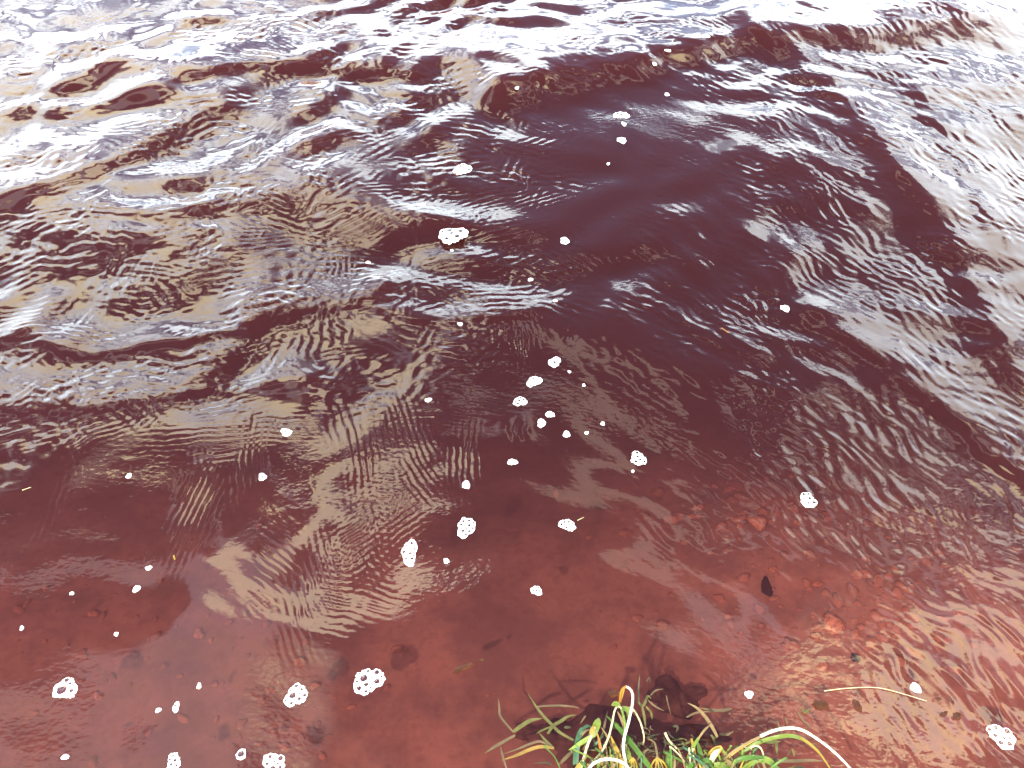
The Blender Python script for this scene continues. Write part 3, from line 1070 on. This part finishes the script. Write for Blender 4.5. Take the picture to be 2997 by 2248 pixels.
blade(A, [(1300, 760), (1335, 670), (1360, 610), (1375, 560)], (0.05, 0.06, 0.055), 22, 'lime', base=0.5)
blade(A, [(1290, 740), (1310, 680), (1340, 640)], (0.055, 0.06, 0.06), 14, 'yellow')
stem(A, [(1240, 1140), (1300, 1065), (1380, 1018), (1470, 1003), (1570, 1015), (1660, 1060), (1720, 1130)], (0.02, 0.07, 0.02), 9, 'white', w2=8)
blade(A, [(1990, 1180), (1900, 1060), (1800, 930), (1690, 790), (1560, 640), (1450, 530)], (0.0, 0.04, 0.03), 15, 'green')
blade(A, [(1350, 730), (1260, 780), (1160, 840), (1050, 905)], (0.05, 0.04, 0.02), 13, 'lime')
blade(A, [(1125, 1180), (1125, 1000), (1140, 850), (1165, 720), (1185, 660)], (-0.01, 0.02, 0.03), 17, 'teal', base=0.9)
blade(A, [(1170, 740), (1200, 680), (1250, 645), (1300, 660)], (0.03, 0.035, 0.02), 9, 'teal')
blade(A, [(1180, 760), (1230, 700), (1290, 680)], (0.02, 0.03, 0.02), 6, 'tan')
blade(A, [(1405, 1180), (1400, 1000), (1385, 850), (1350, 690)], (0.0, 0.03, 0.04), 9, 'orange')
blade(A, [(1640, 1180), (1610, 1040), (1560, 900), (1500, 750)], (0.0, 0.03, 0.035), 15, 'yellow')
blade(A, [(1660, 700), (1620, 580), (1570, 480)], (0.02, 0.04, 0.05), 8, 'tan')
blade(A, [(1545, 960), (1500, 830), (1440, 720), (1400, 660)], (0.0, 0.02, 0.03), 6, 'tan')
blade(A, [(1700, 1180), (1700, 1000), (1680, 850)], (0.0, 0.03, 0.03), 14, 'lime')
blade(A, [(1370, 1180), (1370, 1050), (1380, 980)], (0.0, 0.02, 0.02), 10, 'lime')
blade(A, [(1600, 1180), (1560, 1000), (1510, 880)], (-0.01, 0.01, 0.015), 12, 'teal')
blade(A, [(1180, 950), (1230, 860), (1260, 780)], (-0.01, 0.01, 0.03), 7, 'brown')
blade(A, [(1370, 900), (1420, 700), (1470, 480)], (-0.01, 0.0, 0.0), 7, 'brown')
blade(A, [(1290, 920), (1350, 830), (1430, 740)], (-0.01, 0.005, 0.01), 7, 'teal')
blade(A, [(1380, 1180), (1330, 1100), (1260, 960)], (-0.01, 0.005, 0.01), 6, 'brown')
blade(A, [(1900, 1180), (1800, 1050), (1700, 850)], (-0.01, 0.005, 0.01), 7, 'brown')
stem(A, [(2215, 890), (2130, 800), (2090, 720)], (0.01, 0.03, 0.04), 6, 'cream', w2=8)
blade(A, [(2155, 1180), (2155, 1000), (2150, 860)], (0.0, 0.03, 0.035), 6, 'green')
# splayed yellow runners
for cx, cy, legs in ((1735, 985, [(1680, 1100), (1725, 1130), (1760, 1120), (1790, 1090)]), (2005, 985, [(1930, 1110), (1985, 1130), (2020, 1130), (2070, 1110), (2120, 1120)])):
    for lx, ly in legs:
        stem(A, [(cx, cy), ((cx + lx) / 2 + (lx - cx) * 0.1, (cy + ly) / 2 - 12), (lx, ly)], (0.035, 0.03, 0.005), 6, 'yellow')
stem(A, [(2005, 990), (1995, 900), (1970, 820), (1900, 780)], (0.035, 0.03, 0.0), 7, 'tan')
# right half
stem(B, [(790, 1210), (900, 1110), (1060, 1010), (1200, 940)], (0.02, 0.05, 0.07), 8, 'tan')
stem(B, [(1200, 940), (1350, 878), (1520, 850), (1660, 878), (1800, 960), (1950, 1070), (2080, 1190), (2200, 1320)], (0.07, 0.085, 0.0), 9, 'white')
blade(B, [(1120, 1000), (1220, 930), (1300, 870)], (0.06, 0.07, 0.075), 6, 'tan')
blade(B, [(900, 1260), (1040, 1095), (1200, 1000), (1400, 945), (1560, 940), (1700, 1000), (1830, 1110), (1960, 1300)], (0.01, 0.06, 0.0), 11, 'lime', tip=0.4)
blade(B, [(1540, 940), (1640, 960), (1740, 1030), (1850, 1140), (1965, 1310)], (0.052, 0.035, 0.0), 7, 'yellow', tip=0.4)
blade(B, [(820, 1200), (960, 1080), (1120, 985), (1260, 900)], (0.02, 0.04, 0.06), 8, 'yellow')
stem(B, [(1090, 1065), (1150, 1042), (1205, 1070), (1235, 1160), (1240, 1300)], (0.05, 0.055, 0.0), 6, 'cream')
blade(B, [(630, 1270), (670, 1160), (720, 1100), (785, 1055)], (0.0, 0.03, 0.04), 26, 'yellow', tip=0.35)
blade(B, [(660, 1230), (700, 1140), (760, 1080)], (0.02, 0.04, 0.045), 15, 'cream')
blade(B, [(410, 1195), (470, 1060), (540, 950)], (0.0, 0.03, 0.03), 10, 'lime', tip=0.6)
blade(B, [(530, 965), (600, 870), (668, 812)], (0.03, 0.035, 0.035), 6, 'tan')
blade(B, [(735, 950), (690, 860), (620, 750), (520, 640), (415, 580)], (0.01, 0.03, 0.03), 10, 'tan')
blade(B, [(575, 1290), (550, 1130), (520, 990)], (0.0, 0.02, 0.02), 14, 'green')
blade(B, [(880, 1230), (1020, 1180), (1150, 1170), (1290, 1215), (1420, 1310)], (0.02, 0.04, 0.01), 14, 'green', tip=0.5)
blade(B, [(1000, 1310), (1100, 1235), (1230, 1190)], (0.0, 0.03, 0.04), 13, 'lime')
blade(B, [(1150, 1190), (1280, 1200), (1390, 1300)], (0.03, 0.03, 0.0), 18, 'lime', tip=0.4)
blade(B, [(700, 1250), (800, 1260), (900, 1320)], (0.03, 0.03, 0.0), 16, 'lime', tip=0.5)
blade(B, [(560, 1220), (640, 1200), (760, 1250)], (0.02, 0.03, 0.01), 13, 'green', tip=0.5)
blade(B, [(830, 1200), (880, 1250), (900, 1310)], (0.03, 0.02, 0.0), 14, 'tan')
blade(B, [(455, 965), (475, 1050), (505, 1155)], (0.03, 0.03, 0.01), 8, 'yellow')
blade(B, [(290, 920), (350, 1010), (440, 1100)], (-0.01, 0.0, 0.0), 13, 'green')
blade(B, [(210, 1290), (200, 1200), (240, 1040)], (0.0, 0.02, 0.02), 9, 'green')
blade(B, [(420, 1290), (470, 1240), (500, 1280)], (0.02, 0.03, 0.01), 12, 'green')
blade(B, [(640, 900), (690, 960), (720, 1060)], (-0.005, 0.005, 0.0), 7, 'olive')
blade(B, [(1000, 1020), (1040, 1060), (1120, 1090)], (0.0, 0.01, 0.0), 6, 'cream')
rb = random.Random(4)
for k in range(34):     # the thatch of short blades at the foot of the tuft
    x0 = rb.uniform(1060, 3300); y0 = rb.uniform(1110, 1300)
    x1 = x0 + rb.uniform(-170, 170); y1 = y0 - rb.uniform(60, 260)
    blade(A, [(x0, y0), ((x0 + x1) / 2 + rb.uniform(-30, 30), (y0 + y1) / 2), (x1, y1)], (0.0, rb.uniform(0.008, 0.02), rb.uniform(0.0, 0.035)), rb.uniform(5, 12),
          rb.choice(['green', 'tan', 'brown', 'lime', 'yellow', 'brown', 'teal', 'tan']))

for k in range(60):     # finer blades between them
    x0 = rb.choice([rb.gauss(1500, 200), rb.gauss(2600, 260)]); y0 = rb.uniform(1090, 1260)
    ln = rb.uniform(150, 430); lean = rb.gauss(0, 0.5)
    x1 = x0 + ln * lean; y1 = y0 - ln * 0.8
    blade(A, [(x0, y0), (x0 + (x1 - x0) * 0.4, y0 - ln * 0.45), (x1, y1), (x1 + rb.uniform(-30, 60), y1 + rb.uniform(-10, 50))], (0.0, rb.uniform(0.02, 0.04), rb.uniform(0.015, 0.05)), rb.uniform(3, 6),
          rb.choice(['green', 'tan', 'brown', 'lime', 'lime', 'tan', 'teal', 'cream']))

# dead weed afloat round the foot of the tuft
WEED = bpy.data.objects.new('weed_mat', None)
COL.objects.link(WEED)
tag(WEED, 'tangled mat of dead olive and brown weed afloat round the foot of the tuft', 'weed')
for k in range(110):
    x0 = rb.gauss(1950, 420) if k % 3 else rb.gauss(2700, 400); y0 = rb.uniform(640, 1150) if k % 3 else rb.uniform(950, 1180)
    th = rb.uniform(0, 6.28); ln = rb.uniform(60, 220)
    x1 = x0 + ln * math.cos(th); y1 = y0 + ln * math.sin(th) * 0.7
    pts = [(x0, y0), ((x0 + x1) / 2 + rb.uniform(-40, 40), (y0 + y1) / 2 + rb.uniform(-30, 30)), (x1, y1)]
    obj('blade', ribbon_mesh('blade', lie(A, pts, rb.uniform(0.0005, 0.004)), rb.uniform(3, 8) * PXW, fold=0.15), M[rb.choice(['drab', 'olive', 'weed', 'weed', 'weed'])], WEED)

# drowned grass left of the tuft, just under the surface
U = bpy.data.objects.new('drowned_grass', None)
COL.objects.link(U)
tag(U, 'sparse drowned olive grass blades spread on the water left of the tuft', 'grass')
for pts, w, mt, z in [
        ([(450, 715), (340, 590), (305, 530), (300, 450), (290, 350)], 7, 'drab', -0.012), ([(450, 712), (540, 650), (640, 590), (760, 570)], 12, 'olive', -0.006),
        ([(470, 750), (330, 830), (240, 880), (140, 950)], 9, 'drab', -0.014), ([(1100, 805), (950, 720), (870, 640), (780, 550), (690, 430), (610, 300)], 9, 'olive', -0.010),
        ([(690, 445), (820, 435), (960, 430), (1100, 445), (1170, 460)], 6, 'drab', -0.008), ([(820, 735), (880, 650), (960, 600), (1040, 550), (1130, 530)], 10, 'olive', -0.008),
        ([(850, 870), (740, 820), (640, 840), (500, 900), (350, 950)], 7, 'drab', -0.010), ([(890, 890), (760, 875), (640, 900), (480, 970), (325, 1020)], 10, 'amber', -0.004),
        ([(380, 1120), (335, 970), (310, 860)], 6, 'drab', -0.012), ([(890, 890), (800, 810), (725, 720)], 7, 'olive', -0.012), ([(1090, 920), (1010, 1000), (930, 1080)], 10, 'drab', -0.006),
        ([(870, 650), (760, 700), (700, 730)], 6, 'olive', -0.016), ([(1230, 540), (1210, 570), (1170, 630)], 5, 'drab', -0.01)]:
    obj('blade', ribbon_mesh('blade', lie(A, pts), w * PXW, fold=0.15), M[mt], U)
U2 = bpy.data.objects.new('drowned_grass', None)
COL.objects.link(U2)
tag(U2, 'drowned grass wisps in the dark water right behind the arching stems', 'grass')
for pts, w, mt, z in [
        ([(1805, 400), (1800, 250), (1815, 100)], 6, 'drab', -0.012), ([(1790, 385), (1850, 435), (1900, 330), (1940, 360)], 8, 'olive', -0.010), ([(1930, 320), (1985, 270), (2070, 250)], 5, 'drab', -0.012),
        ([(1840, 440), (1860, 540), (1880, 680)], 8, 'olive', -0.012), ([(1880, 440), (1930, 500), (1950, 580)], 7, 'olive', -0.012), ([(1900, 370), (1980, 440), (2080, 490)], 6, 'drab', -0.012),
        ([(2100, 320), (2120, 420), (2150, 530)], 4, 'drab', -0.012), ([(1890, 170), (1920, 130), (1925, 190)], 4, 'drab', -0.012)]:
    obj('blade', ribbon_mesh('blade', lie(A, pts), w * PXW, fold=0.15), M[mt], U2)
U3 = bpy.data.objects.new('drowned_grass', None)
COL.objects.link(U3)
tag(U3, 'faint drowned grass blades under the water beneath the long white arch', 'grass')
for pts, w, mt, z in [
        ([(890, 650), (740, 670), (540, 640)], 9, 'drab', -0.02), ([(400, 740), (520, 690), (700, 680)], 6, 'drab', -0.02), ([(1595, 670), (1650, 770), (1720, 840), (1600, 910)], 6, 'drab', -0.012),
        ([(1450, 730), (1490, 830)], 5, 'drab', -0.012), ([(1380, 780), (1420, 900), (1430, 990)], 5, 'drab', -0.012), ([(1360, 980), (1370, 1060), (1380, 1160)], 8, 'olive', -0.008),
        ([(1180, 990), (1300, 1010), (1420, 1000)], 10, 'olive', -0.012), ([(1260, 1200), (1500, 1215), (1740, 1205), (1880, 1215)], 9, 'drab', -0.010), ([(1540, 1080), (1560, 1170)], 7, 'olive', -0.012),
        ([(1640, 640), (1680, 690), (1730, 640)], 8, 'olive', -0.016)]:
    if len(pts) == 2:
        pts = [pts[0], ((pts[0][0] + pts[1][0]) / 2 + 6, (pts[0][1] + pts[1][1]) / 2), pts[1]]
    obj('blade', ribbon_mesh('blade', lie(B, pts), w * PXW, fold=0.15), M[mt], U3)


# ------------------------------------------------------------------ dark sods under the grass: peat, with the grass shadow put into their colour
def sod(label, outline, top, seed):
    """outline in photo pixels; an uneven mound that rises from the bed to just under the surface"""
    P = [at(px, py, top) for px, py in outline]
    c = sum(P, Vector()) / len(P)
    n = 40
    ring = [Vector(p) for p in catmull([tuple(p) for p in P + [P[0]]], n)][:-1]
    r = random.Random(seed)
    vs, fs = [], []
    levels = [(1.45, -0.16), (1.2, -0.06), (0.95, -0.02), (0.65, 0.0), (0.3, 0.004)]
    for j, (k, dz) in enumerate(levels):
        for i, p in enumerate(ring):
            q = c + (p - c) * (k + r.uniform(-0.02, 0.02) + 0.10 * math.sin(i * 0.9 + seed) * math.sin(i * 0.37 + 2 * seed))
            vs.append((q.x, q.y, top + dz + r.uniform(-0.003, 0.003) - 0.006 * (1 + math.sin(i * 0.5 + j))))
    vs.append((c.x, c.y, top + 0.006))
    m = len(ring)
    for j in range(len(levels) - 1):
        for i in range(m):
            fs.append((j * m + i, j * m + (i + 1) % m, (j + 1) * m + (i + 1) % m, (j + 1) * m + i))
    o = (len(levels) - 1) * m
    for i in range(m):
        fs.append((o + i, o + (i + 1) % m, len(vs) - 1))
    me = bpy.data.meshes.new('peat_shade_sod')
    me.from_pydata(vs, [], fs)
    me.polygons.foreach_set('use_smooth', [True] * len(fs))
    o = obj('peat_shade_sod', me, M['peat'])
    tag(o, label, 'sod', 'sods of peat and painted shade under the grass')


sod('dark sod of peat and painted shade under the main grass tuft', [(1560, 2120), (1680, 2060), (1820, 2040), (1960, 2070), (2080, 2100), (2240, 2130), (2330, 2210), (2330, 2330), (1900, 2380), (1520, 2330), (1500, 2220)], -0.055, 1)
sod('dark sod of peat and painted shade behind the arching stems, right of the tuft', [(1890, 1990), (1960, 1955), (2010, 2000), (2070, 1995), (2100, 2040), (2060, 2110), (1960, 2090), (1890, 2050)], -0.055, 2)
sod('dark sod of peat and painted shade under the drowned grass at left', [(1470, 2150), (1500, 2105), (1580, 2095), (1640, 2085), (1700, 2110), (1690, 2180), (1600, 2200), (1500, 2190)], -0.06, 3)


# ------------------------------------------------------------------ brown patches standing for gaps in the reflection, and bits of straw afloat
def brown_patch(px, py, w, h, rot, label, seed):
    p = on_water(px, py)
    mx, my = mpp(px, py)
    a, b = w * mx / 2, h * my / 2
    r = random.Random(seed)
    vs, fs = [(0, 0, 0.002)], []
    n = 18
    for i in range(n):
        th = 2 * math.pi * i / n
        k = 1 + r.uniform(-0.28, 0.2)
        vs.append((a * k * math.cos(th), b * k * math.sin(th), 0.001 + 0.002 * abs(math.cos(th))))
    for i in range(n):
        fs.append((0, 1 + i, 1 + (i + 1) % n))
    base = len(vs)
    vs += [(x, y, z - 0.0008) for x, y, z in vs]
    fs += [(base, base + 1 + (i + 1) % n, base + 1 + i) for i in range(n)]
    fs += [(1 + i, base + 1 + i, base + 1 + (i + 1) % n, 1 + (i + 1) % n) for i in range(n)]
    me = bpy.data.meshes.new('brown_patch')
    me.from_pydata(vs, [], fs)
    o = obj('brown_patch', me, M['brown_patch'])
    o.location = p; o.rotation_euler = (0, 0, math.radians(rot))
    tag(o, label, 'brown_patch', 'brown patches and reflection gaps on the water')


brown_patch(1355, 1956, 68, 18, 22, 'long brown reflection-gap patch on calm water above the drowned grass', 1)
brown_patch(1408, 1933, 17, 8, 25, 'tiny brown reflection-gap patch at the tip of the long one', 2)
brown_patch(2402, 2064, 48, 30, -15, 'broad orange-brown reflection-gap patch right of the grass', 3)
brown_patch(2508, 2066, 22, 36, 0, 'narrow orange-brown reflection-gap patch right of the broad one', 4)
brown_patch(2800, 2098, 26, 18, 20, 'small brown reflection-gap patch on the cream reflection at lower right', 5)
brown_patch(2762, 2090, 22, 12, 20, 'tiny brown reflection-gap patch beside the one on the cream reflection', 6)
brown_patch(1795, 2032, 40, 22, 0, 'red-brown patch under the drooping orange stem tip', 7)


def straw(pts, wpx, mat, label, z=0.002):
    q = []
    for px, py in pts:
        p = on_water(px, py)
        q.append((p.x, p.y, p.z + z))
    o = obj('straw', tube_mesh('straw', q, wpx * PXW / 2, wpx * PXW / 3), M[mat])
    tag(o, label, 'straw', 'bits of straw afloat')


straw([(2412, 2024), (2480, 2016), (2560, 2014), (2620, 2026), (2712, 2054)], 3.0, 'cream', 'long pale straw curving across the water above the brown patches')
straw([(2112, 962), (2122, 969), (2132, 976)], 4, 'orange', 'tiny orange needle afloat among the ripples on the right')
straw([(510, 1628), (511, 1634), (513, 1640)], 7, 'yellow', 'tiny yellow seed afloat on the dark water at left')
straw([(1690, 1525), (1700, 1520)] + [(1708, 1516)], 3, 'cream', 'tiny pale straw beside the slanting foam cluster')
straw([(66, 1437), (80, 1432), (92, 1428)], 3, 'cream', 'short pale straw near the left edge')
